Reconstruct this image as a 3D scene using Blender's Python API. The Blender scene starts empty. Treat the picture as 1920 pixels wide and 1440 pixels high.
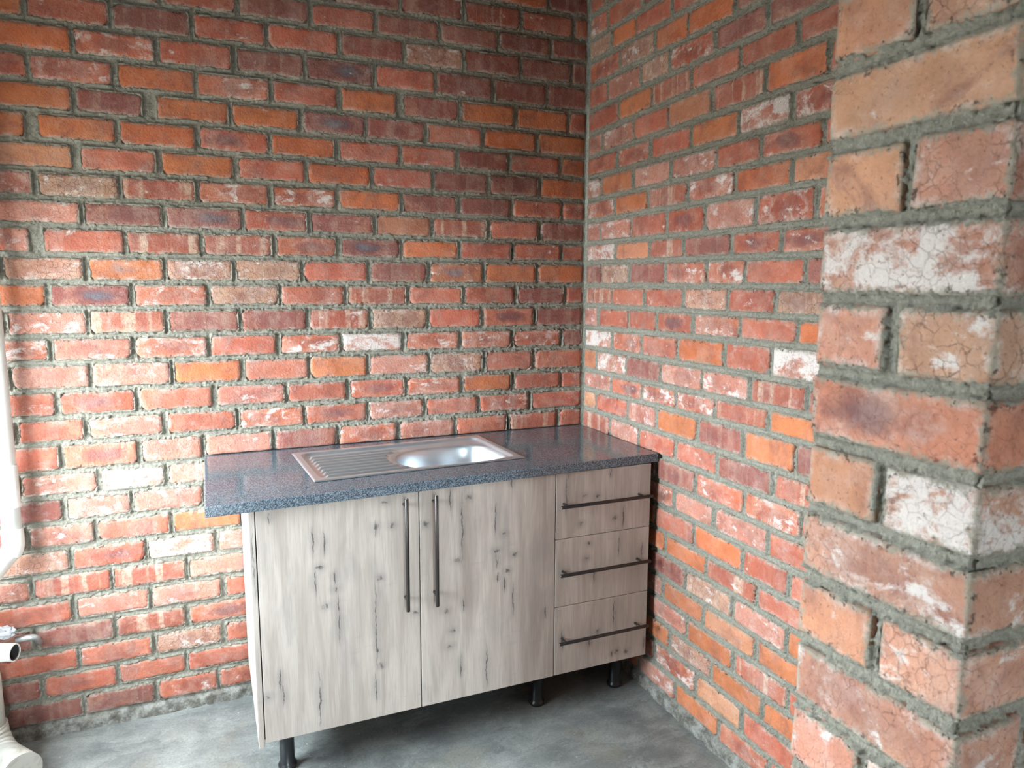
import bpy, bmesh, math, random
import numpy as np
from mathutils import Vector, Matrix

random.seed(7)
RNG = np.random.default_rng(11)
S = bpy.context.scene
COL = S.collection

# ------------------------------------------------------------------ camera, world, exposure
F_PX, YAW, PITCH, ROLL = 1338.5, 0.4049, -0.1387, 0.0042
CAM = Vector((-1.4533, -2.6326, 1.5062))
fwd = Vector((math.sin(YAW) * math.cos(PITCH), math.cos(YAW) * math.cos(PITCH), math.sin(PITCH)))
rgt = Vector((math.cos(YAW), -math.sin(YAW), 0))
upv = rgt.cross(fwd)
R2 = math.cos(ROLL) * rgt + math.sin(ROLL) * upv
U2 = -math.sin(ROLL) * rgt + math.cos(ROLL) * upv
cd = bpy.data.cameras.new('camera')
cam = bpy.data.objects.new('camera', cd)
COL.objects.link(cam)
cam.matrix_world = Matrix(((R2.x, U2.x, -fwd.x, CAM.x), (R2.y, U2.y, -fwd.y, CAM.y),
                           (R2.z, U2.z, -fwd.z, CAM.z), (0, 0, 0, 1)))
cd.sensor_width = 36
cd.lens = 36 * F_PX / 1920
cd.clip_start = 0.05
cd.dof.use_dof = True
cd.dof.focus_distance = 2.5
cd.dof.aperture_fstop = 9.5
S.camera = cam

world = bpy.data.worlds.new('world')
S.world = world
world.use_nodes = True
bg = world.node_tree.nodes['Background']
bg.inputs[0].default_value = (0.80, 0.93, 1.0, 1)
bg.inputs[1].default_value = 44.0

# portals guide the daylight sampling through the window and the added rear opening
WIN = dict(y0=-1.38, y1=-0.13, z0=0.74, z1=1.74)       # window in the left wall
REAR = dict(x0=-1.5, x1=-1.1, z0=0.0, z1=2.0)        # unseen opening added behind the camera for weak fill light
XL, YR = -2.42, -5.2                                   # left wall and rear wall planes
def portal(name, loc, rot, sx, sy):
    ld = bpy.data.lights.new(name, 'AREA')
    ld.shape = 'RECTANGLE'; ld.size = sx; ld.size_y = sy
    ld.cycles.is_portal = True
    o = bpy.data.objects.new(name, ld); COL.objects.link(o)
    o.location = loc; o.rotation_euler = rot
portal('daylight_portal', (XL - .05, (WIN['y0'] + WIN['y1']) / 2, (WIN['z0'] + WIN['z1']) / 2),
       (0, -math.pi / 2, 0), WIN['z1'] - WIN['z0'], WIN['y1'] - WIN['y0'])
portal('daylight_portal', ((REAR['x0'] + REAR['x1']) / 2, YR - .05, 1.05), (math.pi / 2, 0, 0), .4, 2.0)

vs = S.view_settings
vs.view_transform = 'Standard'
vs.look = 'None'
vs.exposure = 0.5
vs.gamma = 1.0
vs.use_curve_mapping = False
S.cycles.max_bounces = 10
S.cycles.diffuse_bounces = 7
S.cycles.glossy_bounces = 4
S.cycles.use_denoising = True

# ------------------------------------------------------------------ node helper
class NT:
    def __init__(s, name):
        s.m = bpy.data.materials.new(name)
        s.m.use_nodes = True
        s.t = s.m.node_tree
        s.b = s.t.nodes['Principled BSDF']
    def put(s, sock, v):
        if v is None: return
        if hasattr(v, 'is_output'):
            s.t.links.new(v, sock)
        elif isinstance(v, (tuple, list)):
            n = len(sock.default_value)
            sock.default_value = tuple(v) + ((1,) if n == 4 and len(v) == 3 else ())
        else:
            try: sock.default_value = v
            except TypeError: sock.default_value = (v,) * len(sock.default_value)
    def node(s, t, **k):
        n = s.t.nodes.new(t)
        for a, v in k.items(): setattr(n, a, v)
        return n
    def ma(s, op, a, b=None, c=None, clamp=False):
        n = s.node('ShaderNodeMath', operation=op, use_clamp=clamp)
        for i, v in enumerate((a, b, c)): s.put(n.inputs[i], v)
        return n.outputs[0]
    def vm(s, op, a, b=None):
        n = s.node('ShaderNodeVectorMath', operation=op)
        s.put(n.inputs[0], a)
        if op == 'SCALE': s.put(n.inputs['Scale'], b)
        else: s.put(n.inputs[1], b)
        return n.outputs['Value'] if op in ('LENGTH', 'DISTANCE', 'DOT_PRODUCT') else n.outputs[0]
    def sst(s, v, a, b, lo=0.0, hi=1.0):
        n = s.node('ShaderNodeMapRange', interpolation_type='SMOOTHSTEP')
        for i, x in enumerate((v, a, b, lo, hi)): s.put(n.inputs[i], x)
        return n.outputs[0]
    def mix(s, f, a, b, mode='MIX'):
        n = s.node('ShaderNodeMix', data_type='RGBA', blend_type=mode)
        s.put(n.inputs[0], f); s.put(n.inputs[6], a); s.put(n.inputs[7], b)
        return n.outputs[2]
    def noise(s, v, sc, det=3, rough=.55, dist=0.0, dim='3D'):
        n = s.node('ShaderNodeTexNoise', noise_dimensions=dim)
        if dim == '1D': s.put(n.inputs['W'], v)
        else: s.put(n.inputs['Vector'], v)
        s.put(n.inputs['Scale'], sc); s.put(n.inputs['Detail'], det)
        s.put(n.inputs['Roughness'], rough); s.put(n.inputs['Distortion'], dist)
        return n.outputs[0]
    def vor(s, v, sc, feature='F1', rnd=1.0):
        n = s.node('ShaderNodeTexVoronoi', feature=feature)
        s.put(n.inputs['Vector'], v); s.put(n.inputs['Scale'], sc); s.put(n.inputs['Randomness'], rnd)
        return n
    def co(s, which='Object'):
        return s.node('ShaderNodeTexCoord').outputs[which]
    def xyz(s, v):
        n = s.node('ShaderNodeSeparateXYZ'); s.put(n.inputs[0], v); return n.outputs
    def comb(s, x, y, z):
        n = s.node('ShaderNodeCombineXYZ')
        for i, v in enumerate((x, y, z)): s.put(n.inputs[i], v)
        return n.outputs[0]
    def attr(s, name):
        n = s.node('ShaderNodeAttribute', attribute_type='OBJECT', attribute_name=name)
        return n.outputs['Fac']
    def bump(s, h, strength, dist):
        n = s.node('ShaderNodeBump')
        s.put(n.inputs['Height'], h); s.put(n.inputs['Strength'], strength); s.put(n.inputs['Distance'], dist)
        s.t.links.new(n.outputs[0], s.b.inputs['Normal'])
    def out(s, col=None, rough=None, metal=None, spec=None):
        s.put(s.b.inputs['Base Color'], col); s.put(s.b.inputs['Roughness'], rough)
        s.put(s.b.inputs['Metallic'], metal); s.put(s.b.inputs['Specular IOR Level'], spec)
        return s.m

def mat_brick():
    t = NT('clay_brick')
    co = t.co()
    oi = t.node('ShaderNodeObjectInfo')
    rnd = oi.outputs['Random']; tint = oi.outputs['Color']
    seed = t.comb(t.ma('MULTIPLY', rnd, 37.), t.ma('MULTIPLY', rnd, 91.), t.ma('MULTIPLY', rnd, 53.))
    sd = t.vm('ADD', co, seed)
    x, y, z = t.xyz(co)
    core, blue, lime, band, crack = (t.attr(a) for a in ('core', 'blue', 'lime', 'band', 'crack'))
    isl = t.node('ShaderNodeNewGeometry').outputs['Random Per Island']
    tint = t.mix(t.ma('MULTIPLY', t.attr('run'), t.sst(isl, .35, .65)), tint, t.mix(isl, (.50, .15, .06), (.26, .09, .07)))
    tone = t.noise(sd, 13, 6, .68)
    grain = t.noise(sd, 130, 5, .7)
    col = t.mix(1.0, tint, t.comb(*[t.ma('MULTIPLY_ADD', tone, 1.0, .48)] * 3), 'MULTIPLY')
    # firing patches, brown-purple, and paler ones
    pf = t.ma('MULTIPLY', t.sst(t.noise(t.vm('ADD', sd, (5, 3, 1)), 10, 6, .7, .6), .47, .68), .6)
    col = t.mix(pf, col, (.20, .075, .062))
    pf2 = t.ma('MULTIPLY', t.sst(t.noise(t.vm('ADD', sd, (9, 1, 7)), 12, 7, .72, .4), .5, .72), .45)
    col = t.mix(pf2, col, (.52, .27, .17))
    # burnt core
    shift = t.ma('MULTIPLY_ADD', t.ma('FRACT', t.ma('MULTIPLY', rnd, 17.)), .07, -.035)
    wob = t.ma('MULTIPLY_ADD', t.noise(sd, 20, 6, .7), 2.2, -1.1)
    e = t.ma('ADD', t.vm('LENGTH', t.vm('MULTIPLY', t.vm('ADD', co, t.comb(shift, 0, 0)), (15, 0, 44))), wob)
    mc = t.ma('MULTIPLY', t.sst(e, 1.4, .35), t.ma('MULTIPLY', core, .85))
    col = t.mix(mc, col, (.135, .058, .062))
    mb = t.ma('MULTIPLY', t.sst(e, .9, .0), t.ma('MULTIPLY', blue, .8))
    col = t.mix(mb, col, (.125, .145, .175))
    # cream bands
    bx = t.ma('ADD', t.ma('MULTIPLY_ADD', rnd, 50., x), t.ma('MULTIPLY', t.noise(sd, 40, 3), .012))
    bm = t.sst(t.noise(bx, 21, 2, .6, dim='1D'), .50, .64)
    bm = t.ma('MULTIPLY', t.ma('MULTIPLY', bm, t.ma('MULTIPLY', band, .75)), t.sst(t.noise(sd, 45, 5, .75), .35, .58, .15, 1))
    col = t.mix(bm, col, (.54, .39, .29))
    # soft white wash
    wash = t.sst(t.noise(t.vm('ADD', sd, (1, 6, 2)), 11, 8, .72, .3), .42, .74)
    col = t.mix(t.ma('MULTIPLY', wash, t.ma('MULTIPLY_ADD', lime, .62, .10, clamp=True)), col, (.60, .46, .40))
    # lime bloom: ragged patches, a ring round the core, along the arrises
    pn = t.noise(t.vm('MULTIPLY', sd, (1, 1, 1.5)), 15, 10, .70, .3)
    pm = t.sst(t.ma('MULTIPLY_ADD', lime, .25, pn), .68, .79)
    ex = t.ma('SUBTRACT', t.ma('ABSOLUTE', x), .104); ez = t.ma('SUBTRACT', t.ma('ABSOLUTE', z), .029)
    ey = t.ma('SUBTRACT', t.ma('ABSOLUTE', y), .046)
    flat = t.ma('MAXIMUM', ex, ez)
    solid = t.ma('MAXIMUM', t.ma('MINIMUM', ex, ez), t.ma('MINIMUM', flat, ey))
    blk = t.attr('block')
    edge = t.ma('ADD', t.ma('MULTIPLY', flat, t.ma('SUBTRACT', 1.0, blk)), t.ma('MULTIPLY', solid, blk))
    run = t.attr('run')
    edge = t.ma('SUBTRACT', edge, t.ma('MULTIPLY', run, 9.))
    rn = t.noise(t.vm('ADD', sd, (2, 8, 4)), 26, 7, .72)
    em = t.ma('MULTIPLY', t.sst(edge, -.010, .003), t.sst(rn, .47, .64))
    ring = t.ma('MULTIPLY', t.ma('MULTIPLY', t.sst(e, .8, 1.05), t.sst(e, 1.5, 1.15)), t.sst(rn, .48, .66))
    ring = t.ma('MULTIPLY', ring, t.ma('MULTIPLY', lime, .8))
    em = t.ma('MULTIPLY', em, t.ma('MULTIPLY_ADD', lime, .7, .34, clamp=True))
    lm = t.ma('MULTIPLY', t.ma('MAXIMUM', t.ma('MAXIMUM', pm, ring), em), .85, clamp=True)
    col = t.mix(lm, col, (.66, .60, .56))
    # mortar smeared over the arrises
    sm = t.ma('MULTIPLY', t.sst(t.ma('MULTIPLY_ADD', t.noise(sd, 60, 6, .75), .04, edge), .018, .026), .8)
    col = t.mix(sm, col, (.30, .275, .215))
    # chipped, dark crumbs along the arrises
    chip = t.ma('MULTIPLY', t.sst(edge, -.006, .002), t.sst(t.noise(t.vm('ADD', sd, (3, 3, 9)), 85, 5, .7), .58, .66))
    col = t.mix(t.ma('MULTIPLY', chip, .75), col, (.07, .04, .03))
    # crazing
    cv = t.vor(t.vm('ADD', sd, t.vm('SCALE', t.comb(grain, tone, grain), .01)), 62, 'DISTANCE_TO_EDGE')
    ck = t.ma('MULTIPLY', t.sst(cv.outputs['Distance'], .035, .0), crack)
    ck = t.ma('MULTIPLY', ck, t.sst(tone, .4, .55))
    col = t.mix(ck, col, (.09, .045, .035))
    # pits
    pit = t.sst(t.noise(sd, 190, 4, .65), .60, .68)
    col = t.mix(t.ma('MULTIPLY', pit, .55), col, (.13, .055, .042))
    h = t.ma('ADD', t.ma('MULTIPLY', grain, .8), t.ma('MULTIPLY', t.noise(sd, 30, 5, .65), .8))
    h = t.ma('SUBTRACT', h, t.ma('MULTIPLY_ADD', ck, .6, t.ma('MULTIPLY', chip, .9)))
    t.bump(h, .8, .006)
    return t.out(col, .82, 0, .3)

def mat_mortar():
    t = NT('cement_mortar')
    co = t.co()
    a = t.noise(co, 5, 4, .6); b = t.noise(co, 120, 5, .7); c = t.noise(co, 420, 3, .7)
    col = t.mix(a, (.30, .28, .225), (.47, .44, .365))
    col = t.mix(t.sst(b, .3, .75), t.mix(1.0, col, (.62, .62, .62), 'MULTIPLY'), col)
    col = t.mix(t.ma('MULTIPLY', t.sst(c, .62, .7), .6), col, (.55, .53, .47))
    pit = t.sst(t.noise(co, 170, 4, .65), .40, .30)
    col = t.mix(t.ma('MULTIPLY', pit, .75), col, (.06, .055, .045))
    x, y, z = t.xyz(co)
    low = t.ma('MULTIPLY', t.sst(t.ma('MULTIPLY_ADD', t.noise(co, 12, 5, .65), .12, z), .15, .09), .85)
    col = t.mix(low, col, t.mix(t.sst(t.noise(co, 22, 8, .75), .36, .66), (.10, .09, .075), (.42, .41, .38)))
    t.bump(t.ma('ADD', t.ma('MULTIPLY', b, 1.0), t.ma('MULTIPLY', c, .5)), 1.0, .006)
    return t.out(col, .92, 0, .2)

def mat_floor():
    t = NT('polished_screed')
    co = t.co()
    big = t.noise(co, 2.2, 6, .66, .6)
    sw = t.noise(t.vm('MULTIPLY', co, (1.0, 1.5, 1)), 6.0, 9, .74, .5)
    tro = t.noise(t.vm('MULTIPLY', t.vm('ADD', co, t.vm('SCALE', t.comb(big, sw, 0), .25)), (3.2, 16, 1)), 2.2, 7, .7, .4)
    fine = t.noise(co, 130, 5, .72)
    col = t.mix(t.sst(big, .32, .68), (.145, .153, .150), (.28, .29, .275))
    col = t.mix(t.ma('MULTIPLY', t.sst(sw, .44, .70), .75), col, (.35, .365, .34))
    col = t.mix(t.ma('MULTIPLY', t.sst(tro, .52, .70), .45), col, (.36, .375, .355))
    col = t.mix(t.ma('MULTIPLY', t.sst(tro, .48, .30), .5), col, (.075, .080, .083))
    col = t.mix(t.ma('MULTIPLY', t.sst(t.noise(co, 3.4, 7, .68, .5), .54, .72), .45), col, (.27, .235, .165))
    col = t.mix(t.ma('MULTIPLY', t.sst(fine, .40, .68), .35), col, (.06, .064, .066))
    sp = t.sst(t.noise(co, 95, 2, .5), .745, .765)
    col = t.mix(sp, col, (.60, .61, .59))
    t.bump(t.ma('ADD', t.noise(co, 40, 4, .6), t.ma('MULTIPLY', tro, .5)), .15, .002)
    return t.out(col, t.ma('MULTIPLY_ADD', sw, .3, .20), 0, .5)

def mat_granite():
    t = NT('speckled_granite_laminate')
    co = t.co()
    v = t.vor(co, 520).outputs['Color']
    r = t.xyz(v)[0]
    n = t.noise(co, 230, 4, .75)
    col = t.mix(t.sst(r, .35, .8), (.040, .054, .070), (.20, .25, .30))
    col = t.mix(t.sst(n, .55, .68), col, (.34, .39, .43))
    col = t.mix(t.ma('MULTIPLY', t.sst(t.noise(co, 500, 2, .6), .64, .7), .7), col, (.42, .46, .48))
    t.bump(n, .04, .001)
    return t.out(col, .13, 0, .42)

def mat_wood(name, lines, knots, seed):
    t = NT(name)
    co = t.co()
    sd = t.vm('ADD', co, (seed * 3.1, 0, seed * 7.7))
    x, y, z = t.xyz(co)
    gr = t.noise(t.vm('MULTIPLY', sd, (1, 1, .045)), 190, 5, .65, .3)
    gr2 = t.noise(t.vm('MULTIPLY', sd, (1, 1, .09)), 22, 4, .6, .6)
    cl = t.noise(t.vm('MULTIPLY', sd, (1.4, 1, .6)), 7, 4, .6, .6)
    col = t.mix(t.sst(gr2, .3, .7), (.385, .325, .285), (.53, .465, .415))
    col = t.mix(t.ma('MULTIPLY', t.sst(cl, .5, .72), .55), col, (.345, .31, .29))
    col = t.mix(t.ma('MULTIPLY', t.sst(gr, .42, .72), .45), col, (.28, .245, .215))
    # cross ripples of the sawn face
    rip = t.noise(t.vm('MULTIPLY', sd, (.25, 1, 1)), 42, 3, .6, .5)
    rm = t.ma('MULTIPLY', t.sst(rip, .55, .7), t.sst(t.noise(sd, 5, 2), .54, .66))
    col = t.mix(t.ma('MULTIPLY', rm, .35), col, (.28, .27, .27))
    # drying cracks and knots of the printed board
    w = t.ma('MULTIPLY_ADD', t.noise(t.vm('ADD', sd, (4, 0, 0)), 22, 4, .65), .020, -.010)
    w2 = t.ma('MULTIPLY_ADD', t.noise(t.vm('ADD', sd, (0, 0, 9)), 60, 3, .6), .012, -.006)
    wc = t.vm('ADD', co, t.comb(w, 0, w2))
    wk = t.ma('MULTIPLY_ADD', t.noise(t.vm('ADD', sd, (7, 0, 3)), 75, 4, .7), .040, -.020)
    wk2 = t.ma('MULTIPLY_ADD', t.noise(t.vm('ADD', sd, (1, 0, 5)), 75, 4, .7), .032, -.016)
    kc = t.vm('ADD', co, t.comb(wk, 0, wk2))
    tot = None; sh = None
    for (lx, lz, lh) in lines:
        q = t.vm('MULTIPLY', t.vm('SUBTRACT', wc, (lx, 0, lz)), (1 / .0026, 0, 1 / max(lh * 1.15, .008)))
        d = t.vm('LENGTH', q)
        tot = t.ma('MULTIPLY', t.sst(d, 1.1, .35), .9) if tot is None else t.ma('MAXIMUM', tot, t.sst(d, 1.1, .35))
        q = t.vm('MULTIPLY', t.vm('SUBTRACT', wc, (lx, 0, lz)), (1 / .02, 0, 1 / max(lh * 1.3, .02)))
        dd = t.sst(t.vm('LENGTH', q), 1.1, .1)
        sh = dd if sh is None else t.ma('MAXIMUM', sh, dd)
    kr = random.Random(seed)
    for (kx, kz) in knots:
        q = t.vm('MULTIPLY', t.vm('SUBTRACT', kc, (kx, 0, kz)), (1 / kr.uniform(.006, .012), 0, 1 / kr.uniform(.006, .012)))
        tot = t.ma('MAXIMUM', tot, t.ma('MULTIPLY', t.sst(t.vm('LENGTH', q), 1.1, .2), .95))
        q = t.vm('MULTIPLY', t.vm('SUBTRACT', wc, (kx, 0, kz)), (1 / .03, 0, 1 / .024))
        sh = t.ma('MAXIMUM', sh, t.sst(t.vm('LENGTH', q), 1.1, .1))
    if tot is not None:
        tot = t.ma('MULTIPLY', tot, t.sst(t.noise(t.vm('MULTIPLY', sd, (1, 1, .35)), 70, 5, .7), .34, .54))
        col = t.mix(t.ma('MULTIPLY', sh, .38), col, (.22, .205, .195))
        col = t.mix(t.ma('MULTIPLY', tot, .85), col, (.045, .042, .042))
    t.bump(gr, .12, .001)
    return t.out(col, .5, 0, .4)

def mat_plain(name, c, rough, metal=0.0, var=.15, sc=20., bump=.05, spec=.5):
    t = NT(name)
    co = t.co()
    n = t.noise(co, sc, 4, .6)
    col = t.mix(n, tuple(v * (1 - var) for v in c), tuple(min(1, v * (1 + var)) for v in c))
    t.bump(t.noise(co, sc * 6, 3), bump, .001)
    return t.out(col, t.ma('MULTIPLY_ADD', n, .12, rough - .06), metal, spec)

def mat_steel():
    t = NT('brushed_stainless_steel')
    co = t.co()
    n = t.noise(t.vm('MULTIPLY', co, (2, 12, 12)), 6, 2, .5)
    c = t.noise(co, 9, 4, .6)
    col = t.mix(c, (.66, .74, .80), (.78, .85, .90))
    return t.out(col, t.ma('MULTIPLY_ADD', n, .08, .27), .88)

def mat_dirty_pvc(name, dirt, base=(.78, .78, .74)):
    t = NT(name)
    co = t.co()
    n = t.noise(co, 16, 6, .66, .4)
    col = t.mix(t.ma('MULTIPLY', t.sst(n, .45, .68), dirt), base, (.30, .27, .22))
    sc = t.sst(t.noise(t.vm('MULTIPLY', co, (4, 4, 1)), 40, 3, .6), .7, .74)
    col = t.mix(t.ma('MULTIPLY', sc, dirt), col, (.16, .13, .10))
    return t.out(col, .38, 0, .5)

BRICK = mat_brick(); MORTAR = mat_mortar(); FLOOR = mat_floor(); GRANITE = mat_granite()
STEEL = mat_steel()
PLASTER = mat_plain('bagged_cement_wall', (.34, .29, .24), .9, var=.25, sc=6, bump=.3, spec=.2)
CEIL = mat_plain('ceiling_board', (.24, .235, .22), .9, var=.1, sc=3)
EARTH = mat_plain('swept_earth', (.24, .22, .19), .95, var=.3, sc=2)
BLACKP = mat_plain('black_plastic', (.012, .013, .015), .32, var=.2, sc=30)
HANDLE = mat_plain('dark_bronze_metal', (.055, .048, .046), .34, .7, var=.2, sc=60)
TIP = mat_plain('bright_cut_metal', (.75, .73, .70), .25, 1.0)
SEAL = mat_plain('black_sealant', (.008, .008, .008), .45, var=.3, sc=50)
CARC = mat_plain('dark_carcass_board', (.03, .028, .027), .6)
PVC = mat_dirty_pvc('white_pvc', .10)
PVCD = mat_dirty_pvc('grimy_pvc', .8, (.50, .48, .43))
BORE = mat_plain('shaded_pipe_bore', (.05, .045, .04), .7, var=.4, sc=40)  # shade inside the open pipe end, put into a dark colour
GREYM = mat_plain('dull_grey_metal', (.42, .43, .43), .42, .6, var=.3, sc=40)
PAINT = mat_plain('steel_window_paint', (.12, .12, .12), .5)
FILM = mat_plain('crumpled_plastic_film', (.34, .34, .35), .35, var=.2, sc=40)
REDF = mat_plain('red_printed_film', (.22, .015, .02), .4)

# ------------------------------------------------------------------ mesh helpers
def link(name, me, mat, parent=None, loc=(0, 0, 0), rot=(0, 0, 0)):
    o = bpy.data.objects.new(name, me)
    COL.objects.link(o)
    if mat is not None and len(me.materials) == 0: me.materials.append(mat)
    o.parent = parent
    o.location = loc; o.rotation_euler = rot
    return o

def bm_obj(name, bm, mat, parent=None, loc=(0, 0, 0), rot=(0, 0, 0), smooth=False):
    me = bpy.data.meshes.new(name)
    bmesh.ops.recalc_face_normals(bm, faces=bm.faces)
    if smooth:
        for f in bm.faces: f.smooth = True
    bm.to_mesh(me); bm.free()
    return link(name, me, mat, parent, loc, rot)

def box(bm, x0, x1, y0, y1, z0, z1, bev=0.0, seg=2):
    r = bmesh.ops.create_cube(bm, size=1)
    vsx = r['verts']
    for v in vsx:
        v.co = Vector((x0 + (v.co.x + .5) * (x1 - x0), y0 + (v.co.y + .5) * (y1 - y0), z0 + (v.co.z + .5) * (z1 - z0)))
    if bev > 0:
        es = list({e for v in vsx for e in v.link_edges})
        bmesh.ops.bevel(bm, geom=es, offset=bev, segments=seg, affect='EDGES', profile=.5)

def sweep(bm, path, radii, n=20, caps=True, inner=None):
    """tube along a list of points with a radius at each"""
    pts = [Vector(p) for p in path]
    rings = []
    prev = None
    for i, p in enumerate(pts):
        d = (pts[min(i + 1, len(pts) - 1)] - pts[max(i - 1, 0)]).normalized()
        if prev is None:
            a = d.orthogonal().normalized()
        else:
            a = (prev - d * prev.dot(d)).normalized()
        prev = a
        b = d.cross(a)
        rings.append([bm.verts.new(p + radii[i] * (math.cos(2 * math.pi * k / n) * a + math.sin(2 * math.pi * k / n) * b)) for k in range(n)])
    for r0, r1 in zip(rings, rings[1:]):
        for k in range(n):
            f = bm.faces.new((r0[k], r0[(k + 1) % n], r1[(k + 1) % n], r1[k])); f.smooth = True
    if caps:
        bm.faces.new(rings[0]); bm.faces.new(rings[-1])
    return rings

def thing(name, loc, label, cat, group=None):
    o = bpy.data.objects.new(name, None)
    o.empty_display_size = .1
    COL.objects.link(o); o.location = loc
    o['label'] = label; o['category'] = cat
    if group: o['group'] = group
    return o

def tag(o, label, cat, group=None):
    o['label'] = label; o['category'] = cat
    if group: o['group'] = group
    return o

def np_mesh(name, co, quads):
    me = bpy.data.meshes.new(name)
    me.vertices.add(len(co)); me.vertices.foreach_set('co', np.ascontiguousarray(co, dtype=np.float32).ravel())
    me.loops.add(quads.size); me.loops.foreach_set('vertex_index', np.ascontiguousarray(quads, dtype=np.int32).ravel())
    me.polygons.add(len(quads))
    me.polygons.foreach_set('loop_start', np.arange(0, quads.size, 4, dtype=np.int32))
    me.polygons.foreach_set('use_smooth', np.ones(len(quads), dtype=bool))
    me.update(calc_edges=True)
    return me

def vnoise(nx, nz, cell, seed):
    """smooth value noise on a grid, 0..1; cell in grid steps"""
    r = np.random.default_rng(seed)
    gx, gz = int(nx / cell) + 3, int(nz / cell) + 3
    g = r.random((gx, gz))
    fx = np.arange(nx) / cell; fz = np.arange(nz) / cell
    ix = fx.astype(int); iz = fz.astype(int)
    tx = fx - ix; tz = fz - iz
    tx = (tx * tx * (3 - 2 * tx))[:, None]; tz = (tz * tz * (3 - 2 * tz))[None, :]
    a = g[ix][:, iz]; b = g[ix + 1][:, iz]; c = g[ix][:, iz + 1]; d = g[ix + 1][:, iz + 1]
    return (a * (1 - tx) + b * tx) * (1 - tz) + (c * (1 - tx) + d * tx) * tz

def mortar_field(u0, u1, z0, z1, res, bricks, seed, drop=None, skirt=True, deep=1.0):
    """relief of the joints: (u, depth into the wall, z) and quads; bricks are (cu, cz, hu, hz, slope)"""
    nu, nz = int((u1 - u0) / res) + 1, int((z1 - z0) / res) + 1
    U = np.linspace(u0, u1, nu); Z = np.linspace(z0, z1, nz)
    sd = np.full((nu, nz), .05); up = np.zeros((nu, nz))
    for cu, cz, hu, hz, sl in bricks:
        i0, i1 = np.searchsorted(U, (cu - hu - .05, cu + hu + .05)); j0, j1 = np.searchsorted(Z, (cz - hz - .05, cz + hz + .05))
        if i1 <= i0 or j1 <= j0: continue
        du = U[i0:i1, None] - cu; dz = Z[None, j0:j1] - cz - sl * du
        qx = np.abs(du) - hu + .006; qz = np.abs(dz) - hz + .006
        s = np.hypot(np.maximum(qx, 0), np.maximum(qz, 0)) + np.minimum(np.maximum(qx, qz), 0) - .006
        up[i0:i1, j0:j1] = np.where(s < sd[i0:i1, j0:j1], np.clip((qx - qz) / .004, 0, 1), up[i0:i1, j0:j1])
        sd[i0:i1, j0:j1] = np.minimum(sd[i0:i1, j0:j1], s)
    n1 = vnoise(nu, nz, .005 / res, seed); n2 = vnoise(nu, nz, .016 / res, seed + 1)
    n3 = vnoise(nu, nz, .055 / res, seed + 2); n4 = RNG.random((nu, nz))
    depth = np.empty((nu, nz))
    tool = .0056 + .003 * n3 + .0016 * n2 + .0012 * n1 + .0038 * deep * up * n2 + .001 * deep * up                    # struck middle of the joint
    crumb = np.exp(-(sd / .0046) ** 2) * (.0110 * np.clip(n1 * .9 + n2 * .6 - .38, 0, 1))
    groove = .0040 * np.exp(-((sd - .0010) / .0015) ** 2) * (n2 < .5)
    outside = tool - crumb + groove
    reach = .0095 * np.clip(n2 * .9 + n1 * .8 + (n3 - .5) * .9 - .60, 0, 1.05)  # mortar squeezed over the arris
    ins = -sd
    inside = np.where(ins < reach, -.0012 + .004 * (1 - np.clip((reach - ins) / .003, 0, 1)), .0035 + (ins - reach) * 2.2)
    depth = np.where(sd > 0, outside, np.minimum(inside, .02))
    depth += (n4 - .5) * .0013
    if skirt:                                                            # rough concrete skirt at the floor
        k = np.clip((.046 + .014 * (n3 - .5) - Z[None, :]) / .012, 0, 1)
        depth = depth * (1 - k) + k * (-.006 - .007 * n3 + .004 * n2 + .002 * n1)
    idx = np.arange(nu * nz).reshape(nu, nz)
    keep = np.maximum.reduce([sd[:-1, :-1], sd[1:, :-1], sd[:-1, 1:], sd[1:, 1:]]) > -.0105
    if drop is not None:
        a, b, c, d = drop
        keep &= ~((U[:-1, None] > a) & (U[:-1, None] < b) & (Z[None, :-1] > c) & (Z[None, :-1] < d))
    q = np.stack([idx[:-1, :-1], idx[1:, :-1], idx[1:, 1:], idx[:-1, 1:]], -1)[keep]
    co = np.stack([np.broadcast_to(U[:, None], (nu, nz)), depth, np.broadcast_to(Z[None, :], (nu, nz))], -1).reshape(-1, 3)
    used = np.unique(q)
    remap = np.zeros(nu * nz, dtype=np.int64); remap[used] = np.arange(len(used))
    return co[used], remap[q]

def slab(x0, x1, y0, y1, z0, z1):
    c = np.array([(x, y, z) for x in (x0, x1) for y in (y0, y1) for z in (z0, z1)], float)
    q = np.array([(0, 1, 3, 2), (4, 6, 7, 5), (0, 4, 5, 1), (2, 3, 7, 6), (0, 2, 6, 4), (1, 5, 7, 3)])
    return c, q

def merge(parts):
    cs, qs, n = [], [], 0
    for c, q in parts:
        cs.append(c); qs.append(q + n); n += len(c)
    return np.concatenate(cs), np.concatenate(qs)

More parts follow.
